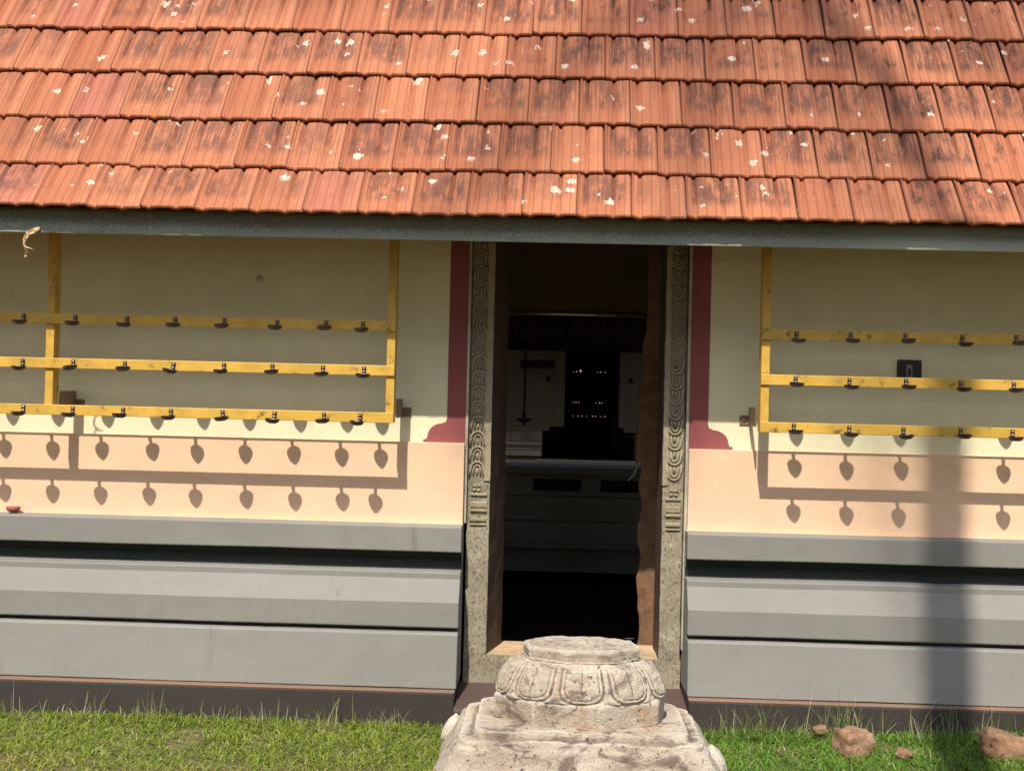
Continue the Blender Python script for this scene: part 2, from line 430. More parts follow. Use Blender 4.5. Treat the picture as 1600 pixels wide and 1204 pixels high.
# step block at the door
part(MB().prism_x([(.3, -.05), (-.31, -.05), (-.318, .062), (-.312, .074), (.02, .112), (.3, .112)], XL-.0035, XR-.0045), 'door_step', m_step, bevel=.004)
# ---- door frame in stone
def jamb(front, xa, xb, xa2, xb2):
    """front face xa..xb at y=.021, back face xa2..xb2 at y=.28, full height"""
    vs = [(xa, .021, .246), (xb, .021, .246), (xb2, .28, .246), (xa2, .28, .246)]
    vs += [(x, y, 2.24) for x, y, z in vs]
    return MB().add(vs, [(3, 2, 1, 0), (4, 5, 6, 7), (0, 1, 5, 4), (1, 2, 6, 5), (2, 3, 7, 6), (3, 0, 4, 7)])
def subdivide(o, edge_len):
    b = bmesh.new(); b.from_mesh(o.data)
    for _ in range(7):
        es = [e for e in b.edges if e.calc_length() > edge_len]
        if not es: break
        bmesh.ops.subdivide_edges(b, edges=es, cuts=1, use_grid_fill=True)
    b.to_mesh(o.data); b.free()
def carve_jamb(name, xa, xb, xa2, xb2, cx, down):
    o = part(jamb(0, xa, xb, xa2, xb2), 'stone_jamb', m_granite)
    o.data.materials.append(m_reveal)
    o.data.polygons[3].material_index = 1
    subdivide(o, .035); rough_up(o, .0035, 9)
    md = o.modifiers.new('bevel', 'BEVEL'); md.width = .004; md.segments = 2; md.limit_method = 'ANGLE'; md.angle_limit = R(50)
    c = MB(); y = .0180
    pitch_, hw = .0715, .030
    z = 2.20
    while z > 1.06:
        for rad, k, sc in ((.0056, 1.0, 1), (.0042, .50, .8)):
            pts = []
            for i in range(13):
                t = math.pi*i/12
                xx = math.cos(t)*hw*k; zz = math.sin(t)*hw*1.05*k
                pts.append((cx+xx*(1+.015*math.sin(z*60)), y-.001, z+(zz if down else -zz)))
            leg = .040*sc
            e0 = (pts[0][0]-.002*k*0+ (.006*k), y-.001, z-(leg if down else -leg)); e1 = (pts[-1][0]-(.006*k), y-.001, z-(leg if down else -leg))
            c.tube([e0]+pts+[e1], rad*(1+.08*math.sin(z*91)), 6)
        c.tube([(cx, y, z-(.030 if down else -.030)), (cx, y, z-(.005 if down else -.005))], [.0035, .006], 6)
        z -= pitch_
    # flower and banded moulding below the chain
    for i in range(4):
        a = math.pi/4+math.pi/2*i
        c.lathe([(.002, -.004), (.011, -.003), (.010, .004), (.003, .007)], (0, 0, 0), 8) if False else None
        c.tube([(cx+.005*math.cos(a), y, 1.035+.005*math.sin(a)), (cx+.020*math.cos(a), y, 1.035+.020*math.sin(a))], [.005, .009], 6)
    ob = part(c, 'carved_chain', m_carved, parent=o, smooth=True); rough_up(ob, .0012, 40)
    b_ = MB()
    x0, x1 = min(xa, xb)+.016, max(xa, xb)-.012
    for zz, h, d in ((1.005, .012, .006), (.955, .030, .003), (.930, .013, .008), (.885, .018, .003), (.862, .006, .005)):
        b_.box(x0, x1, y-d, y+.004, zz-h/2, zz+h/2)
    for i in range(6):
        xx = x0+.008+(x1-x0-.016)*i/5
        b_.box(xx-.005, xx+.005, y-.0065, y+.001, .944, .968); b_.box(xx-.004, xx+.004, y-.006, y+.001, .878, .892)
    ob = part(b_, 'carved_band', m_carved, parent=o, bevel=.002); subdivide(ob, .02); rough_up(ob, .0012, 40)
    # plain raised strip nearest the opening
    return o
JL = carve_jamb('l', -.375, -.267, -.378, -.203, -.330, True)
JR = carve_jamb('r', .648, .549, .66, .545, .602, False)
# inner plain strips of the frame, set back a little
k = MB().box(-.296, -.2665, .012, .05, 1.07, 2.2); o = part(k, 'edge_strip', m_carved, parent=JL); subdivide(o, .03); rough_up(o, .002, 25)
k = MB().box(.548, .572, .012, .05, 1.07, 2.2); o = part(k, 'edge_strip', m_carved, parent=JR); subdivide(o, .03); rough_up(o, .002, 25)
th = part(MB().box(-.376, .652, .021, .34, .06, .2455), 'threshold', m_granite); subdivide(th, .04); rough_up(th, .003, 9)
part(MB().box(-.374, .650, .03, .335, .246, .2475), 'threshold_top', m_sill, parent=th)
part(MB().box(-.376, .652, .021, .28, 2.241, 2.42), 'lintel', m_granite)
# ---- carved wooden inner post of the door on the right, its free edge cut in waves
edge = [(.185, 0), (.195, 1.5), (.23, 3.5), (.285, 4.5), (.34, 4.0), (.39, 2.2), (.44, 2.8), (.49, 1.4), (.545, .8), (.60, 4.4), (.65, 6.2), (.69, 5.4), (.735, 2.6), (.78, 2.2), (.825, 3.6), (.87, 6.8), (.92, 8.6), (.965, 7.0), (1.0, 4.4), (1.04, 4.0), (1.09, 7.0), (1.135, 7.6), (1.165, 1.5), (1.23, 1.0), (1.30, 2.5), (1.36, 6.5), (1.42, 7.5), (1.47, 4.0), (1.53, 4.6), (1.58, 9.5), (1.66, 12.0), (1.75, 9.5), (1.84, 15.5), (2.0, 17.0), (2.32, 17.5)]
pts = []
for (z0, a0), (z1, a1) in zip(edge[:-1], edge[1:]):
    n = max(1, int((z1-z0)/.008))
    for i in range(n):
        t_ = i/n; t_ = t_*t_*(3-2*t_); pts.append((z0+(z1-z0)*i/n, a0+(a1-a0)*t_))
vs, fs = [], []
for z, a in pts:
    xe = .484+(a-6.4*(z-.19))*1.25/301
    for y_ in (0, 1):
        for x_, yy in ((xe, .004), (xe+.008, 0), (xe+.030+.004*math.sin(z*23), 0), (xe+.036+.004*math.sin(z*23), -.005), (.62, -.005)):
            vs.append((x_, .55+yy if y_ == 0 else .60-yy, z))
m = 10
for i in range(len(pts)-1):
    a, b2 = i*m, (i+1)*m
    for k in range(4): fs.append((a+k, a+k+1, b2+k+1, b2+k)); fs.append((a+5+k+1, a+5+k, b2+5+k, b2+5+k+1))
    fs.append((a+5, a, b2, b2+5)); fs.append((a+4, a+9, b2+9, b2+4))
fs += [(0, 5, 6, 7, 8, 9, 4, 3, 2, 1), tuple(x+(len(pts)-1)*m for x in (0, 1, 2, 3, 4, 9, 8, 7, 6, 5))]
m_door = simple('carved door timber', (.18, .092, .048), .6, .3, 14, .4)
DL = part(MB().add(vs, fs), 'carved_door_post', m_door); rough_up(DL, .0012, 30)
hk = MB(); hk.tube([(.466, .535, 1.155), (.463, .53, 1.12), (.455, .525, 1.085), (.440, .52, 1.068), (.428, .52, 1.060), (.424, .52, 1.048)], .0045, 6)
part(hk, 'hook', m_bolt, parent=DL, smooth=True)
for z in (.235, .79, 1.275):
    part(MB().tube([(.47, .545, z), (.425, .53, z+.002)], .003, 6), 'door_nail', m_bolt, parent=DL)
# ---- interior of the gateway passage
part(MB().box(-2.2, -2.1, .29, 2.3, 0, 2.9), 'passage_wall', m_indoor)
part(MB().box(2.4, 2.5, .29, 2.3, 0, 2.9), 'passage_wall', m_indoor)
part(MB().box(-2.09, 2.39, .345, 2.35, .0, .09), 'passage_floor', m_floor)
part(MB().box(W0, W1, .06, .22, 3.001, 3.10), 'wall_plate', m_wood)

# ---- tiled roof
TW, NC = .2318, 44
rows = [(-.620, 2.247), (-.452, 2.458), (-.283, 2.708), (-.115, 2.961)]
for i in range(8): rows.append((rows[-1][0]+.168, rows[-1][1]+.2525))
ROWX = [-2.221-.1118*k for k in range(len(rows))]
roof = MB(); roof.col = []; uvs = []; cols = []
us = [0, .012, .03, .05, .07, .10, .125, .15, .17, .19, .215, .24, .28, .33, .38, .43, .48, .53, .58, .61, .635, .66, .68, .70, .725, .75, .79, .84, .88, .92, .95, .975, .99, 1]
def hprof(u):
    h = -.0135*math.exp(-((u-.17)/.034)**2) - .0135*math.exp(-((u-.68)/.034)**2)
    h += .0006*math.cos(2*math.pi*(u-.425)/.51)
    if u < .07: h += .006*math.sin(math.pi*(u+.01)/.08)
    if u > .97: h -= .010*(u-.97)/.03
    h += .0007*math.sin(u*2*math.pi*13)
    return h
def lipw(u): return .0065*(math.exp(-((u-.17)/.085)**2)+math.exp(-((u-.68)/.085)**2))-.002
rt = random.Random(3)
for k in range(len(rows)-1):
    (y0, z0), (y1, z1) = rows[k], rows[k+1]
    d = Vector((0, y1-y0, z1-z0)); Ld = d.length; d.normalize(); nrm = Vector((0, -d.z, d.y))
    cstart = int(math.floor((W0-.15-ROWX[k])/TW))
    for c in range(cstart, cstart+NC-2):
        rr = (rt.random(), rt.random(), rt.random())
        jx = rt.gauss(0, .0010); jz = rt.gauss(0, .0013); jl = rt.gauss(0, .0032); skew = rt.gauss(0, .0015); tlt = rt.gauss(0, .0028)
        X0 = ROWX[k]+c*TW+jx
        base = len(roof.v); nu = len(us)
        sag = .004*math.sin(X0*1.9+k)
        def P(u, l, drop, extra=0.):
            p = Vector((X0+u*TW*1.004+skew*l/Ld+.0068*l/Ld, y0, z0+sag*.6)) + d*(l+jl-(.4*lipw(u) if l < .02 else 0)) + nrm*(drop+jz+tlt*(u-.5)+extra)
            return p
        # rows along the slope: lower edge (rounded), body, upper end under the next course
        ls = ((.000, -.007), (.004, -.0015), (.012, 0), (.12, -.006), (.24, -.013), (Ld+.065, -.030))
        for l, dr in ls:
            for u in us: roof.v.append(tuple(P(u, l, dr, hprof(u)*(.30 if l < .001 else .42 if l < .02 else .8 if l < .13 else 1.15 if l < .26 else 1.5))))
        for u in us: roof.v.append(tuple(P(u, .001, -.0155, -.9*lipw(u)*1.5-.002)))      # underside of lower edge
        for u in us: roof.v.append(tuple(P(u, .10, -.030, hprof(u)*.5)))
        ring = [len(ls), *range(len(ls))]
        vv = [(-.02, 0), (.0, 0)]
        lv = [l/Ld for l, dr in ls] + [-.02, .3]
        order = [len(ls)+1, len(ls)] + list(range(len(ls)))
        for a, b2 in zip(order[:-1], order[1:]):
            for i in range(nu-1):
                roof.f.append((base+a*nu+i, base+a*nu+i+1, base+b2*nu+i+1, base+b2*nu+i))
                for (rw, ui) in ((a, i), (a, i+1), (b2, i+1), (b2, i)):
                    uvs.append((c+us[ui]*.998+k*.4824+.001, k+max(.004, min(.996, lv[rw]))*1.0)); cols.append((*rr, 1))
        # side faces of the raised left rim
        for a, b2 in ((0, 1), (1, 2), (2, 3), (3, 4), (4, 5)):
            pass
ro = roof.build('tiled_roof', m_tile, None); ro.parent = T; ro.location = -T.location
me = ro.data
ul = me.uv_layers.new(name='UVMap'); ul.data.foreach_set('uv', [x for p in uvs for x in p])
ca = me.color_attributes.new('tile', 'FLOAT_COLOR', 'CORNER'); ca.data.foreach_set('color', [x for p in cols for x in p])
me.polygons.foreach_set('use_smooth', [True]*len(me.polygons)); 
try: me.set_sharp_from_angle(angle=R(38))
except Exception: pass
# boarding and rafters beneath the tiles
rd = Vector((0, .168, .2525)).normalized(); rn = Vector((0, -rd.z, rd.y))
def under(off, l0, l1): 
    return [Vector((0, rows[1][0], rows[1][1]))+rd*l+rn*off for l in (l0, l1)]
a0, a1 = under(-.040, -.235, 2.95); b0, b1 = under(-.060, -.225, 2.95)
part(MB().prism_x([(a0.y, a0.z), (a1.y, a1.z), (b1.y, b1.z), (b0.y, b0.z)], W0, W1), 'roof_boards', m_wood, parent=ro)
a0, a1 = under(-.062, -.16, 2.85); b0, b1 = under(-.15, -.12, 2.85)
rf = MB()
x = W0+.1
while x < W1:
    rf.prism_x([(a0.y, a0.z), (a1.y, a1.z), (b1.y, b1.z), (b0.y, b0.z)], x, x+.07); x += .62
part(rf, 'rafters', m_wood, parent=ro)
# back slope towards the inner court
yr, zr = rows[-1]
part(MB().prism_x([(yr+.02, zr-.02), (2.28, 2.075), (2.28, 2.04), (yr+.0, zr-.08)], W0, W1), 'inner_roof_slope', m_indoor)
part(MB().tube([(-2.09, 2.25, 2.014), (2.39, 2.25, 2.014)], .013, 12), 'inner_eave_pipe', m_alu, smooth=True)  # shiny tube added so the inner eave edge shows as a bright line
part(MB().box(-2.1, 2.39, .285, 2.2, 2.55, 2.58), 'passage_ceiling', m_indoor)
# fascia
fa = part(MB().prism_x([(-.537, 2.1355), (-.524, 2.137), (-.46, 2.20), (-.46, 2.30), (-.490, 2.285), (-.534, 2.175), (-.538, 2.141)], W0, W1), 'fascia', m_fascia, bevel=.0015)

# ------------------------------------------------------------------ oil lamp racks
def leaf_dish():
    b = MB(); n = 28
    L, wd = .059, .034
    def outline(t):
        # t 0..2pi, tip towards -y
        x_ = wd*1.13*math.sin(t)*abs(math.sin(t/2))**.42
        y_ = -.029-.028*math.cos(t)-.003*max(0, math.cos(t))**3
        return x_, y_
    rings = [(1.0, 0), (.93, 0), (.80, -.006), (.45, -.009)]
    outer = [(1.0, 0.), (.88, -.013), (.52, -.0195)]
    def ring(s, z):
        o = []
        for i in range(n):
            x_, y_ = outline(2*math.pi*i/n); o.append((x_*s, -.030+(y_+.030)*s, z))
        return o
    vs = []
    seq = list(reversed(outer)) + rings[1:]
    for s_, z_ in seq: vs += ring(s_, z_)
    fs = []
    for j in range(len(seq)-1):
        for i in range(n): fs.append((j*n+i, j*n+(i+1) % n, (j+1)*n+(i+1) % n, (j+1)*n+i))
    fs += [tuple(range(n-1, -1, -1)), tuple((len(seq)-1)*n+i for i in range(n))]
    b.add(vs, fs)
    return b
dish_me = None
def make_lamp():
    b = leaf_dish()
    b.v = [(x, y-.022, z) for x, y, z in b.v]
    b.box(-.0075, .0075, -.034, -.0005, -.010, -.006)          # tongue
    b.box(-.0085, .0085, -.0055, -.0006, -.0095, .030)          # upright plate on the rail
    o = b.build('oil_lamp', m_iron)
    bt = MB()
    for z in (.006, .021):
        bt.lathe([(.001, 0), (.0056, 0), (.0056, .003), (.003, .0046), (.001, .005)], (0, 0, 0), 10)
        n = 10*5
        bt.v[-n:] = [(x, -.0055-zz, y+z) for x, y, zz in bt.v[-n:]]
    bo = bt.build('bolt', m_bolt, o)
    return o, bo
RAILZ = (1.803, 1.600, 1.387)          # rail tops
RH = .047; YF = -.260; YB = -.250
def rack(label, x0, x1, posts, brackets, lamps):
    t = thing('lamp_rack', label, 'lamp rack', ((x0+x1)/2, -.26, 1.34), 'wall lamp racks')
    for z in RAILZ:
        part(MB().box(x0, x1, YF, YB, z-RH, z), 'rail', m_gold, parent=t, bevel=.0025)
    zt = RAILZ[2]
    for px in posts:
        part(MB().box(px, px+.038, YB+.0005, YB+.066, zt-RH+.002, 2.56), 'post', m_gold, parent=t, bevel=.0025)
    for bx, sgn in brackets:
        k = MB().box(bx-.003, bx+.003, YB+.07, -.0015, zt-.025, zt+.062)
        k.box(min(bx+sgn*.0031, bx+sgn*.047), max(bx+sgn*.0031, bx+sgn*.047), -.0065, -.0015, zt-.022, zt+.022)
        bo = part(k, 'bracket', m_bracket, parent=t, bevel=.001)
        s_ = MB().lathe([(.001, 0), (.009, 0), (.009, .003), (.005, .006), (.001, .006)], (0, 0, 0), 10)
        s_.v = [(bx+sgn*.028+x, -.0065-z, zt+y) for x, y, z in s_.v]
        part(s_, 'screw', m_bracket, parent=bo)
    rj = random.Random(int(x0*100))
    for zi, z in enumerate(RAILZ):
        for lx in lamps:
            if LAMP[0] is None: LAMP[0], LAMP[1] = make_lamp(); a, b = LAMP
            else:
                a = LAMP[0].copy(); COL.objects.link(a); b = LAMP[1].copy(); COL.objects.link(b); b.parent = a
            a.parent = t
            a.location = Vector((lx+rj.gauss(0, .004), YF, z-RH+.0105+rj.gauss(0, .0015)))-Vector(t.location)
            a.rotation_euler = (rj.gauss(0, .05), rj.gauss(0, .07), rj.gauss(0, .05))
    return t
LAMP = [None, None]
rack('long golden steel rack of dark leaf-shaped oil lamps, on the wall left of the door', -4.2, -.699, (-3.9, -2.305, -.737),
     ((-2.262, 1), (-.694, 1)), [-2.63, -2.399, -2.167, -1.934, -1.708, -1.477, -1.246, -1.019, -.844])
rack('golden steel rack of dark oil lamps right of the door, crossing a black switch plate', .952, 4.4, (.953, 2.75, 4.3),
     ((.947, -1),), [1.104, 1.345, 1.588, 1.834, 2.074, 2.31])

# ------------------------------------------------------------------ small things on the wall
t = thing('switch_plate', 'black square switch plate with a grey rocker, on cream wall behind the right rack', 'switch', (1.684, 0, 1.634))
pl = MB().box(1.628, 1.741, -.012, -.001, 1.566, 1.688); part(pl, 'plate', m_plastic, parent=t, bevel=.003)
part(MB().box(1.668, 1.696, -.018, -.0125, 1.606, 1.664), 'rocker_frame', m_switch, parent=t, bevel=.002)
part(MB().box(1.674, 1.690, -.021, -.0185, 1.612, 1.648), 'rocker', m_plastic, parent=t, bevel=.002)
for x in (1.636, 1.733):
    part(MB().box(x-.003, x+.003, -.0145, -.0125, 1.677, 1.683), 'screw', m_switch, parent=t)
# dry fibre hanging from the fascia
lf = MB()
pts = [(-2.215, -.55, 2.155), (-2.235, -.553, 2.142), (-2.262, -.556, 2.128), (-2.277, -.553, 2.105), (-2.281, -.556, 2.08), (-2.268, -.56, 2.066), (-2.262, -.555, 2.05), (-2.270, -.55, 2.036), (-2.280, -.548, 2.028)]
wd = [.006, .013, .010, .006, .004, .009, .009, .006, .001]
vs, fs = [], []
for i, (p, w_) in enumerate(zip(pts, wd)):
    a = Vector(pts[min(i+1, 8)])-Vector(pts[max(i-1, 0)]); n_ = Vector((-a.z, 0, a.x)).normalized()
    off = Vector((0, .006*math.sin(i*1.7), 0))
    vs += [Vector(p)-n_*w_+off, Vector(p)+n_*w_-off, Vector(p)+n_*w_-off+Vector((0, .0015, 0)), Vector(p)-n_*w_+off+Vector((0, .0015, 0))]
for i in range(8):
    for q in range(4): fs.append((i*4+q, i*4+(q+1) % 4, i*4+4+(q+1) % 4, i*4+4+q))
lf.add(vs, fs + [(3, 2, 1, 0), (32, 33, 34, 35)])
lf.tube([(-2.268, -.56, 2.066), (-2.25, -.565, 2.064), (-2.232, -.56, 2.058)], [.004, .003, .001], 5)
tag(lf.build('dry_leaf', m_dryleaf, smooth=True), 'curled dry tan leaf hanging from the mouldy fascia board', 'dry leaf')
cb = MB().lathe([(.012, 0), (.028, .008), (.034, .026), (.031, .026), (.024, .012), (.004, .008)], (-2.512, -.082, .8705), 18)
tag(cb.build('clay_lamp', m_terracotta, smooth=True), 'small red clay lamp bowl on the ledge of the grey plinth', 'clay lamp')

# ------------------------------------------------------------------ carved stone pedestal in front of the door
PX, PY = .13, -1.62
ped = thing('stone_pedestal', 'weathered pale carved offering stone on stepped square base in front of the doorway', 'stone pedestal', (PX, PY, 0))
def sq(t, p):      # superellipse radius multiplier
    return (abs(math.cos(t))**p+abs(math.sin(t))**p)**(-1/p)
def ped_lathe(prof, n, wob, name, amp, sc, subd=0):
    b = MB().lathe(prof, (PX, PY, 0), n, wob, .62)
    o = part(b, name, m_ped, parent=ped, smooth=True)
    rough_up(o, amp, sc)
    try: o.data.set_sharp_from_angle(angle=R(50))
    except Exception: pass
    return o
def dens(prof, step=.012):
    out = []
    for (a, z), (b, y) in zip(prof[:-1], prof[1:]):
        n = max(1, int(math.hypot(b-a, y-z)/step))
        for i in range(n): out.append((a+(b-a)*i/n, z+(y-z)*i/n))
    out.append(prof[-1]); return out
ZT = .660
# cap disc
ped_lathe(dens([(.02, ZT-.046), (.188, ZT-.046), (.194, ZT-.042), (.196, ZT-.006), (.190, ZT-.001), (.10, ZT+.001), (.01, ZT+.002)], .007), 144,
          lambda t, z: 1/ (math.cos((t+.25) % (math.pi/4) - math.pi/8)**1.0) * .955*(1+.010*math.sin(z*420)), 'cap_disc', .0035, 19)
# lotus bell with petals
NPET = 10
def petal(t, z):
    v = max(0, min(1, (z-(ZT-.165))/.115))
    q = ((t+math.pi/2)*NPET/(2*math.pi)+.5) % 1*2-1            # -1..1 across a petal, one petal faces the viewer
    f = (abs(q)/.84)**2.8 + (max(0, .46-v)/.44)**2.4
    bulge = max(0, 1-f)*.026
    g1 = math.exp(-((f-1.02)/.17)**2)*.034
    g2 = math.exp(-((f-.52)/.10)**2)*.020
    crease = math.exp(-(q/.055)**2)*.020*max(0, 1-f)
    return .985+(bulge-g1-g2-crease)*(1 if v < .92 else (1-v)*12)
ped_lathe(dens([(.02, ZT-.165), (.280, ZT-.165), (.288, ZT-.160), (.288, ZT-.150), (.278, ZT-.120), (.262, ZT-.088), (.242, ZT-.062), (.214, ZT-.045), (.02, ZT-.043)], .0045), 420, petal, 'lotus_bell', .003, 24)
# drum
ped_lathe(dens([(.02, ZT-.246), (.276, ZT-.246), (.283, ZT-.240), (.284, ZT-.168), (.278, ZT-.160), (.02, ZT-.158)], .008), 192,
          lambda t, z: 1/(math.cos((t+.55) % (math.pi/4)-math.pi/8)**1.0)*.962, 'drum', .004, 16)
# square kapota slab
ZS = ZT-.243
kp = [(.02, .02), (.44, .02), (.458, .06), (.466, .11), (.476, .15), (.488, .18), (.488, .21), (.478, .245), (.458, .28), (.432, .312), (.405, ZS-.045), (.392, ZS-.038), (.390, ZS-.026), (.352, ZS-.024), (.345, ZS-.018), (.343, ZS), (.02, ZS)]
ped_lathe(dens(kp, .012), 260, lambda t, z: sq(t, 13), 'square_slab', .0075, 11)
# scroll ornaments on the slab
def ear(dx, dy, a):
    ca_, sa_ = math.cos(a), math.sin(a)
    c_ = Vector((PX+dx, PY+dy, .25)); tn = Vector((-sa_, ca_, 0)); rdv = Vector((ca_, sa_, 0))
    b = MB()
    for s_ in (-.020, .020):
        pts = [c_+tn*s_+rdv*(-.035+.03*math.sin(math.pi*i/7))+Vector((0, 0, -.09+.165*i/7)) for i in range(8)]
        b.tube(pts, [.020, .028, .031, .032, .032, .030, .025, .013], 10)
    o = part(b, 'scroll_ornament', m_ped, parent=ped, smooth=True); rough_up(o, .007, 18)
ear(-.460, .27, math.pi); ear(.470, .0, 0)
ped_lathe([(.02, -.05), (.50, -.05), (.505, -.01), (.50, .02), (.02, .021)], 96, lambda t, z: sq(t, 14), 'foot_slab', .006, 9)

# ------------------------------------------------------------------ rubble at the foot of the wall
def rock(name, label, loc, size, rot, seed, mat, box=.62):
    b = bmesh.new(); bmesh.ops.create_icosphere(b, subdivisions=4, radius=1)
    rs = random.Random(seed); off = Vector((seed*3.1, seed*1.7, 0))
    for v in b.verts:
        c = v.co.copy()
        m = max(abs(c.x), abs(c.y), abs(c.z)); c = c.lerp(c/m, box)
        c *= 1+.17*noise.fractal(c*1.3+off, 1, 2, 3)+.06*noise.noise(c*6+off)
        v.co = Vector((c.x*size[0], c.y*size[1], c.z*size[2]))
    me = bpy.data.meshes.new(name); b.to_mesh(me); b.free(); me.materials.append(mat)
    me.polygons.foreach_set('use_smooth', [True]*len(me.polygons))
    o = bpy.data.objects.new(name, me); COL.objects.link(o); o.location = loc; o.rotation_euler = [R(x) for x in rot]
    return tag(o, label, 'rock', 'laterite rubble in the grass')
rock('laterite_rock', 'squat pinkish laterite lump with flat top, nearest the stone pedestal', (1.318, -.55, .045), (.070, .060, .060), (0, 5, 24), 2, m_laterite, .88)
rock('laterite_rock', 'long reddish laterite block lying tilted in shaded grass by the frame edge', (2.02, -.58, .035), (.165, .068, .055), (6, 14, -6), 5, m_laterite, .85)
rock('laterite_rock', 'tiny pale orange chip between the two larger laterite lumps', (1.515, -.62, .03), (.036, .026, .022), (10, 20, 40), 8, m_laterite)
rock('laterite_rock', 'small flat orange chip half buried at the foot of the dark base', (1.215, -.40, .060), (.030, .022, .016), (0, -10, 10), 11, m_laterite)

# ------------------------------------------------------------------ grass
def blades(name, label, items, kind):
    """items: (x,y,z,height,width,lean dir,lean,curl,colour)"""
    vs, fs, cl = [], [], []
    for (x, y, z, h, wd_, ld_, ln, cu, c) in items:
        o = len(vs); dx, dy = math.cos(ld_), math.sin(ld_); fa_ = ld_+math.pi/2; px, py = math.cos(fa_)*wd_, math.sin(fa_)*wd_
        for s_, wf in ((0, 1), (.38, .9), (.72, .6)):
            hor = ln*s_*h+cu*s_*s_*h; zz = h*s_*(1-.35*cu*s_)
            vs.append((x+dx*hor-px*wf, y+dy*hor-py*wf, z+zz)); vs.append((x+dx*hor+px*wf, y+dy*hor+py*wf, z+zz))
        hor = ln*h+cu*h; vs.append((x+dx*hor, y+dy*hor, z+h*(1-.45*cu)))
        fs += [(o, o+1, o+3, o+2), (o+2, o+3, o+5, o+4), (o+4, o+5, o+6)]
        cl += [c]*7
    me = bpy.data.meshes.new(name); me.from_pydata(vs, [], fs); me.materials.append(m_grass)
    ca = me.color_attributes.new('tint', 'FLOAT_COLOR', 'POINT'); ca.data.foreach_set('color', [q for c in cl for q in (*c, 1)])
    me.polygons.foreach_set('use_smooth', [True]*len(me.polygons))
    o = bpy.data.objects.new(name, me); COL.objects.link(o); return tag(o, label, 'grass', None, kind)
gr = random.Random(11)
G1, G2, G3, DRY, PALE = (.165, .255, .024), (.285, .365, .050), (.085, .145, .016), (.40, .30, .11), (.50, .45, .25)
def lerp(a, b, t): return tuple(p+(q-p)*t for p, q in zip(a, b))
items = []
while len(items) < 85000:
    x = gr.uniform(-3.4, 3.4); y = gr.uniform(-2.0, -.285)
    if abs(x) > 2.6 and gr.random() < .45: continue
    if abs(x-PX) < .47 and abs(y-PY) < .47: continue
    dn_ = noise.noise(Vector((x*2.3, y*2.6, 1.0))); dn2 = noise.noise(Vector((x*7, y*7, 5.0)))
    dry = max(0, min(1, (-.92-y+.25*dn_)/.35)) if x < .3 else max(0, min(1, (-1.25-y)/.4))
    if gr.random() < dry*.45: continue
    if dn2 < -.28 and gr.random() < .62: continue
    h = gr.uniform(.016, .040)*(1-.35*dry)*(1+.5*dn_)
    if x > .6: h *= 1.25
    if y > -.42: h *= 1.3
    c = lerp(G1, G2, min(1, max(0, gr.random()*.8+dn_*.5+.1)))
    if gr.random() < .25: c = G3
    c = lerp(c, DRY, min(1, dry*gr.uniform(.2, 1.1)))
    if gr.random() < .05: c = PALE
    if x > .6 and c != PALE: c = (c[0]*.72, c[1]*1.0, c[2]*.9)
    if x < .5 and c != PALE: c = (c[0]*1.14, c[1]*1.08, c[2])
    v_ = gr.uniform(.6, 1.3); c = tuple(q*v_ for q in c)
    items.append((x, y, gz(x, y)-.004, h, gr.uniform(.0013, .0026), gr.uniform(0, 6.283), gr.uniform(.1, 1.3), gr.uniform(.2, 1.3), c))
blades('lawn_grass', 'short green lawn growing up to the foot of the temple base', items, 'stuff')
items = []
for i in range(700):
    x = gr.uniform(-3, 3)
    if gr.random() < .5: x = gr.choice((-2.45, -2.0, -1.75, -1.4, -1.2, -.95, -.75, .85, .95, 1.15, 1.25, 1.4, 1.75, 1.9))+gr.gauss(0, .07)
    if XL-.05 < x < XR+.02: continue
    y = gr.uniform(-.42, -.31); h = gr.uniform(.05, .13)*(1.35 if x > .6 else 1)
    if gr.random() < .12: h *= 1.6
    c = lerp(G1, PALE, min(1, gr.random()*1.3))
    items.append((x, y, gz(x, y)-.005, h, gr.uniform(.0009, .0017), gr.uniform(0, 6.283), gr.uniform(0, .45), gr.uniform(0, .9)*gr.random(), c))
for (x, n) in ((1.30, 9), (1.36, 6), (1.83, 6), (.9, 12), (2.05, 5), (.98, 6)):
    for i in range(n):
        items.append((x+gr.gauss(0, .03), -.40+gr.gauss(0, .02), .01, gr.uniform(.12, .27), .0016, gr.uniform(0, 6.283), gr.uniform(.02, .3), gr.uniform(.1, .7), lerp(G1, G3, gr.random())))
blades('tall_grass', 'thin tall grass stalks standing against the dark brown base of the wall', items, 'stuff')

# ------------------------------------------------------------------ inner shrine seen through the door
sh = thing('inner_shrine', 'dim white inner shrine wall with dark doorway, deep behind the temple door', 'shrine', (.42, 6, .1))
part(MB().box(-2.2, .16, 6.0, 6.3, 1.16, 1.90), 'shrine_wall', m_white, parent=sh)
part(MB().box(.70, 2.8, 6.0, 6.3, 1.16, 1.90), 'shrine_wall', m_white, parent=sh)
part(MB().box(-2.2, 2.8, 5.98, 6.3, 1.901, 2.6), 'shrine_beam', m_wood, parent=sh)
part(MB().box(-2.0, .02, 5.90, 5.998, 1.12, 1.16), 'shrine_cornice', m_white, parent=sh, bevel=.004)
part(MB().box(.74, 2.6, 5.90, 5.998, 1.12, 1.16), 'shrine_cornice', m_white, parent=sh, bevel=.004)
mo = MB()
for (z0, z1, y) in ((1.02, 1.115, 5.86), (.98, 1.015, 5.80), (.93, .975, 5.84), (.88, .925, 5.76), (.70, .875, 5.80)):
    mo.box(-2.0, -.05, y, 6.2, z0, z1); mo.box(.86, 2.6, y, 6.2, z0, z1)
for i in range(10): mo.box(-1.75+i*.17, -1.71+i*.17, 5.835, 5.862, 1.035, 1.10)
part(mo, 'base_moulding', m_white, parent=sh, bevel=.004)
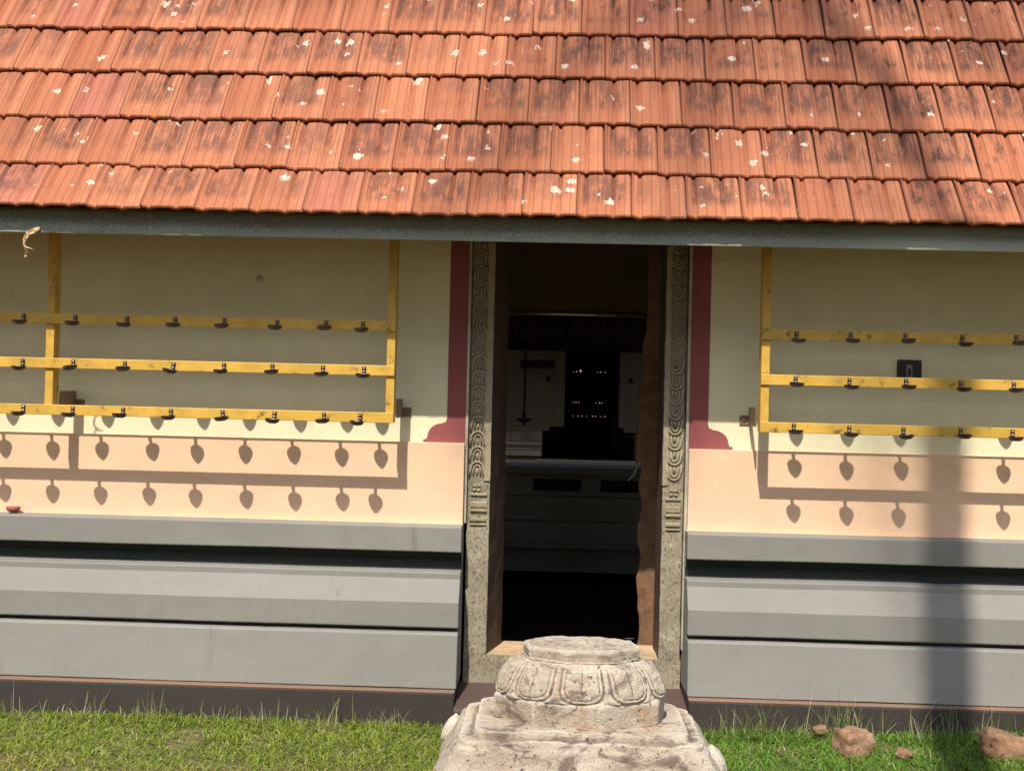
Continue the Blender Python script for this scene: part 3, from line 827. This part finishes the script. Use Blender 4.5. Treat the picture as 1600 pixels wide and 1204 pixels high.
for x in (.10, .715):
    part(MB().box(x-.02, x+.04, 5.97, 5.999, 1.16, 1.89), 'door_pilaster', m_white, parent=sh, bevel=.004)
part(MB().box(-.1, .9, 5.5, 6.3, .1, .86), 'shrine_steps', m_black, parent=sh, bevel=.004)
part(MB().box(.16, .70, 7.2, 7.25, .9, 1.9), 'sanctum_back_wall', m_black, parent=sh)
for x in (-.005, .80):
    b = MB().lathe([(.004, .05), (.014, .045), (.022, .01), (.030, 0), (.004, .002)], (x, 5.985, 1.60), 12)
    part(b, 'wall_bell', m_iron, parent=sh, smooth=True)
# little oil lamps burning in the doorway
m_flame = N('flame').base((1, .5, .35)); m_flame.set(m_flame.b, 'Emission Color', (1, .55, .45, 1)); m_flame.set(m_flame.b, 'Emission Strength', .32); m_flame = m_flame.m
ls_ = thing('brass_lamp_stand', 'dark stand with rows of tiny oil flames in the shrine doorway', 'lamp stand', (.43, 6.6, .86))
sb = MB()
for z in (1.245, 1.385, 1.70): sb.box(.22, .64, 6.60, 6.63, z-.012, z)
sb.box(.21, .225, 6.60, 6.63, .86, 1.72); sb.box(.635, .65, 6.60, 6.63, .86, 1.72)
part(sb, 'stand_frame', m_black, parent=ls_)
for z, xs_ in ((1.705, (.255, .285, .325, .50, .53, .575)), (1.39, (.255, .285, .315, .49, .525, .55)), (1.25, (.26, .31, .35, .40, .46, .49, .54, .585))):
    for i, x in enumerate(xs_):
        q_ = .0050 if (z, i) != (1.705, 2) else .013
        q_ *= .7+.5*((i*37) % 10)/10
        b = MB().lathe([(.2*q_, 0), (q_, q_*.8), (.8*q_, q_*1.6), (.1*q_, q_*2.6)], (x, 6.59, z), 8)
        part(b, 'flame', m_flame, parent=ls_, smooth=True)
# hanging lamp and signboard
hl = thing('hanging_lamp', 'dark hanging oil lamp on a long chain left of the shrine doorway', 'hanging lamp', (-.224, 5.65, 2.25))
ch = MB().tube([(-.224, 5.65, 2.25), (-.226, 5.65, 1.30)], .007, 6)
for i in range(24): ch.lathe([(.004, -.01), (.012, 0), (.004, .01)], (-.225, 5.65, 1.32+i*.025), 6)
part(ch, 'chain', m_black, parent=hl)
lb = MB().lathe([(.01, 1.30), (.02, 1.28), (.012, 1.25), (.03, 1.235), (.035, 1.215), (.012, 1.20), (.004, 1.17)], (-.226, 5.65, 0), 14)
for i in range(5):
    a = 2*math.pi*i/5+.3
    lb.tube([(-.226+.02*math.cos(a), 5.65+.02*math.sin(a), 1.222), (-.226+.075*math.cos(a), 5.65+.075*math.sin(a), 1.232)], [.02, .006], 8)
part(lb, 'lamp_bowl', m_black, parent=hl, smooth=True)
sg = thing('hanging_signboard', 'small dark red signboard hanging before the white shrine wall', 'signboard', (-.10, 5.72, 1.76))
part(MB().box(-.275, .055, 5.72, 5.74, 1.722, 1.80), 'board', simple('dark red board', (.07, .022, .018), .6), parent=sg, bevel=.003)
part(MB().box(-.18, -.04, 5.725, 5.737, 1.802, 1.83), 'hanger', m_white, parent=sg)
# low platform hall between gate and shrine
hp = thing('inner_platform', 'low dark grey moulded platform in the hall behind the temple door', 'platform', (.2, 3.5, .09))
pm = MB()
for (z0, z1, y) in ((.10, .30, 3.62), (.30, .335, 3.5), (.335, .50, 3.56), (.505, .69, 3.55), (.695, .86, 3.58), (.865, .92, 3.52)): pm.box(-1.8, 2.2, y, 4.0, z0, z1)
part(pm, 'platform_base', m_darkgrey, parent=hp, bevel=.004)
for x0, x1 in ((-.10, .27), (.42, .86)): part(MB().box(x0, x1, 3.566, 3.579, .735, .825), 'inset_panel', m_black, parent=hp)
hall = thing('inner_hall', 'dark inner hall with low flat ceiling around the shrine', 'hall', (0, 5, 0))
part(MB().box(-2.6, 3.0, 2.40, 4.10, 2.12, 2.2), 'hall_ceiling', m_wood, parent=hall)
part(MB().box(-2.6, 3.0, 4.74, 8.0, 2.12, 2.2), 'hall_ceiling', m_wood, parent=hall)  # gap between the ceiling slabs added to let sun bounce onto the shrine
part(MB().box(-2.7, -2.6, 2.3, 8.0, 0, 2.3), 'hall_wall', m_indoor, parent=hall)
part(MB().box(3.0, 3.1, 2.3, 8.0, 0, 2.3), 'hall_wall', m_indoor, parent=hall)
part(MB().box(-2.6, 3.0, 7.9, 8.0, 0, 2.119), 'hall_wall', m_indoor, parent=hall)
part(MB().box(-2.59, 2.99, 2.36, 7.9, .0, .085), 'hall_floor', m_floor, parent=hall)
bb = MB()
bb.box(-.55, 1.1, 4.05, 4.15, 1.93, 2.119)
part(bb, 'hall_beam', m_wood, parent=hall)

# ------------------------------------------------------------------ lamp post and palm behind the viewer, which shade wall and roof
lp = thing('concrete_pole', 'plain tapered round concrete pole standing behind the viewpoint', 'pole', (.56, -6.9, 0))
part(MB().tube([(.56, -6.9, -.1), (.53, -6.9, 6), (.478, -6.9, 10.9), (.476, -6.9, 11.05)], [.15, .125, .108, .10], 20), 'post', m_concrete, parent=lp, smooth=True)
part(MB().lathe([(.02, 11.05), (.112, 11.05), (.112, 11.075), (.02, 11.10)], (.476, -6.9, 0), 20), 'pole_cap', m_iron, parent=lp)
pt = [(-.15, 0), (-.2, 4), (-.28, 9), (-.33, 14), (-.37, 16.4), (-.50, 17.5), (-.66, 18.46), (-.92, 19.2), (-1.3, 20.6)]
palm = thing('areca_palm', 'very tall slender areca palm with curved trunk standing behind the viewpoint', 'palm tree', (-.15, -11, 0))
part(MB().tube([(x, -11, z) for x, z in pt], [.11, .09, .070, .060, .058, .064, .070, .070, .08], 16), 'trunk', m_bark, parent=palm, smooth=True)
pr = random.Random(4)
top = Vector((-1.3, -11, 20.6))
for i in range(13):
    a = 2*math.pi*i/13+pr.uniform(-.15, .15); rise = pr.uniform(.1, .9); Lf = pr.uniform(2.2, 2.9)
    b = MB(); pts = []
    for j in range(9):
        s_ = j/8; pts.append(top+Vector((math.cos(a)*Lf*s_, math.sin(a)*Lf*s_, rise*Lf*s_*.6-1.5*s_*s_)))
    b.tube(pts, [.03-.003*j for j in range(9)], 5)
    side = Vector((-math.sin(a), math.cos(a), 0))
    for j in range(3, 48):
        s_ = j/48; k_ = s_*8; i0 = min(7, int(k_)); p = pts[i0].lerp(pts[i0+1], k_-i0); tl = .62*math.sin(math.pi*min(1, s_*.85+.12))
        for sg_ in (-1, 1):
            q = p+side*sg_*tl*.8+Vector((math.cos(a)*.25*tl, math.sin(a)*.25*tl, -.55*tl)); wv = Vector((math.cos(a), math.sin(a), 0))*.018
            b.add([p-wv, p+wv, q], [(0, 1, 2)])
    part(b, 'frond', m_leaf, parent=palm)

# ------------------------------------------------------------------ unseen trees added behind the viewer to block low sky
tr_ = random.Random(21)
tk = MB(); tk.tube([(0, 0, -.1), (.1, 0, 1.5), (-.05, .1, 3.2), (.1, 0, 5)], [.42, .33, .28, .2], 12)
for a in range(5):
    t_ = 2*math.pi*a/5; tk.tube([(0, 0, 3+.3*a), (1.3*math.cos(t_), 1.3*math.sin(t_), 5+.2*a), (3*math.cos(t_), 3*math.sin(t_), 7)], [.18, .12, .04], 8)
cr = MB()
cl_ = [(tr_.uniform(-3.6, 3.6), tr_.uniform(-2.6, 2.6), tr_.uniform(3.2, 11.2), tr_.uniform(1.0, 2.0)) for _ in range(46)]
for (x, y, z, q) in cl_:
    for _ in range(130):
        d = Vector((tr_.gauss(0, 1), tr_.gauss(0, 1), tr_.gauss(0, 1))).normalized()*q*tr_.uniform(.6, 1)
        p = Vector((x, y, z))+d; u_ = Vector((tr_.gauss(0, 1), tr_.gauss(0, 1), tr_.gauss(0, .6))).normalized(); v_ = u_.cross(d+Vector((.01, .02, .03))).normalized()
        cr.add([p-u_*.26, p+v_*.09, p+u_*.26, p-v_*.09], [(0, 1, 2, 3)])
cr.col = []
LBL = ['broad leafy green tree far behind the viewpoint, across the courtyard']
t0 = thing('mango_tree', LBL[0], 'tree', (-24, -21, 0), 'leafy trees behind the viewpoint')
tko = tk.build('trunk', m_bark, t0, smooth=True); cro = cr.build('crown', m_leaf, t0)
for i in range(1, 9):
    t1 = t0.copy(); COL.objects.link(t1); t1.location = (-24+6*i, -21+tr_.uniform(-1, 1), 0); t1.rotation_euler = (0, 0, tr_.uniform(0, 6)); t1.scale = [tr_.uniform(.95, 1.2)]*3
    for ch in (tko, cro):
        c2 = ch.copy(); COL.objects.link(c2); c2.parent = t1
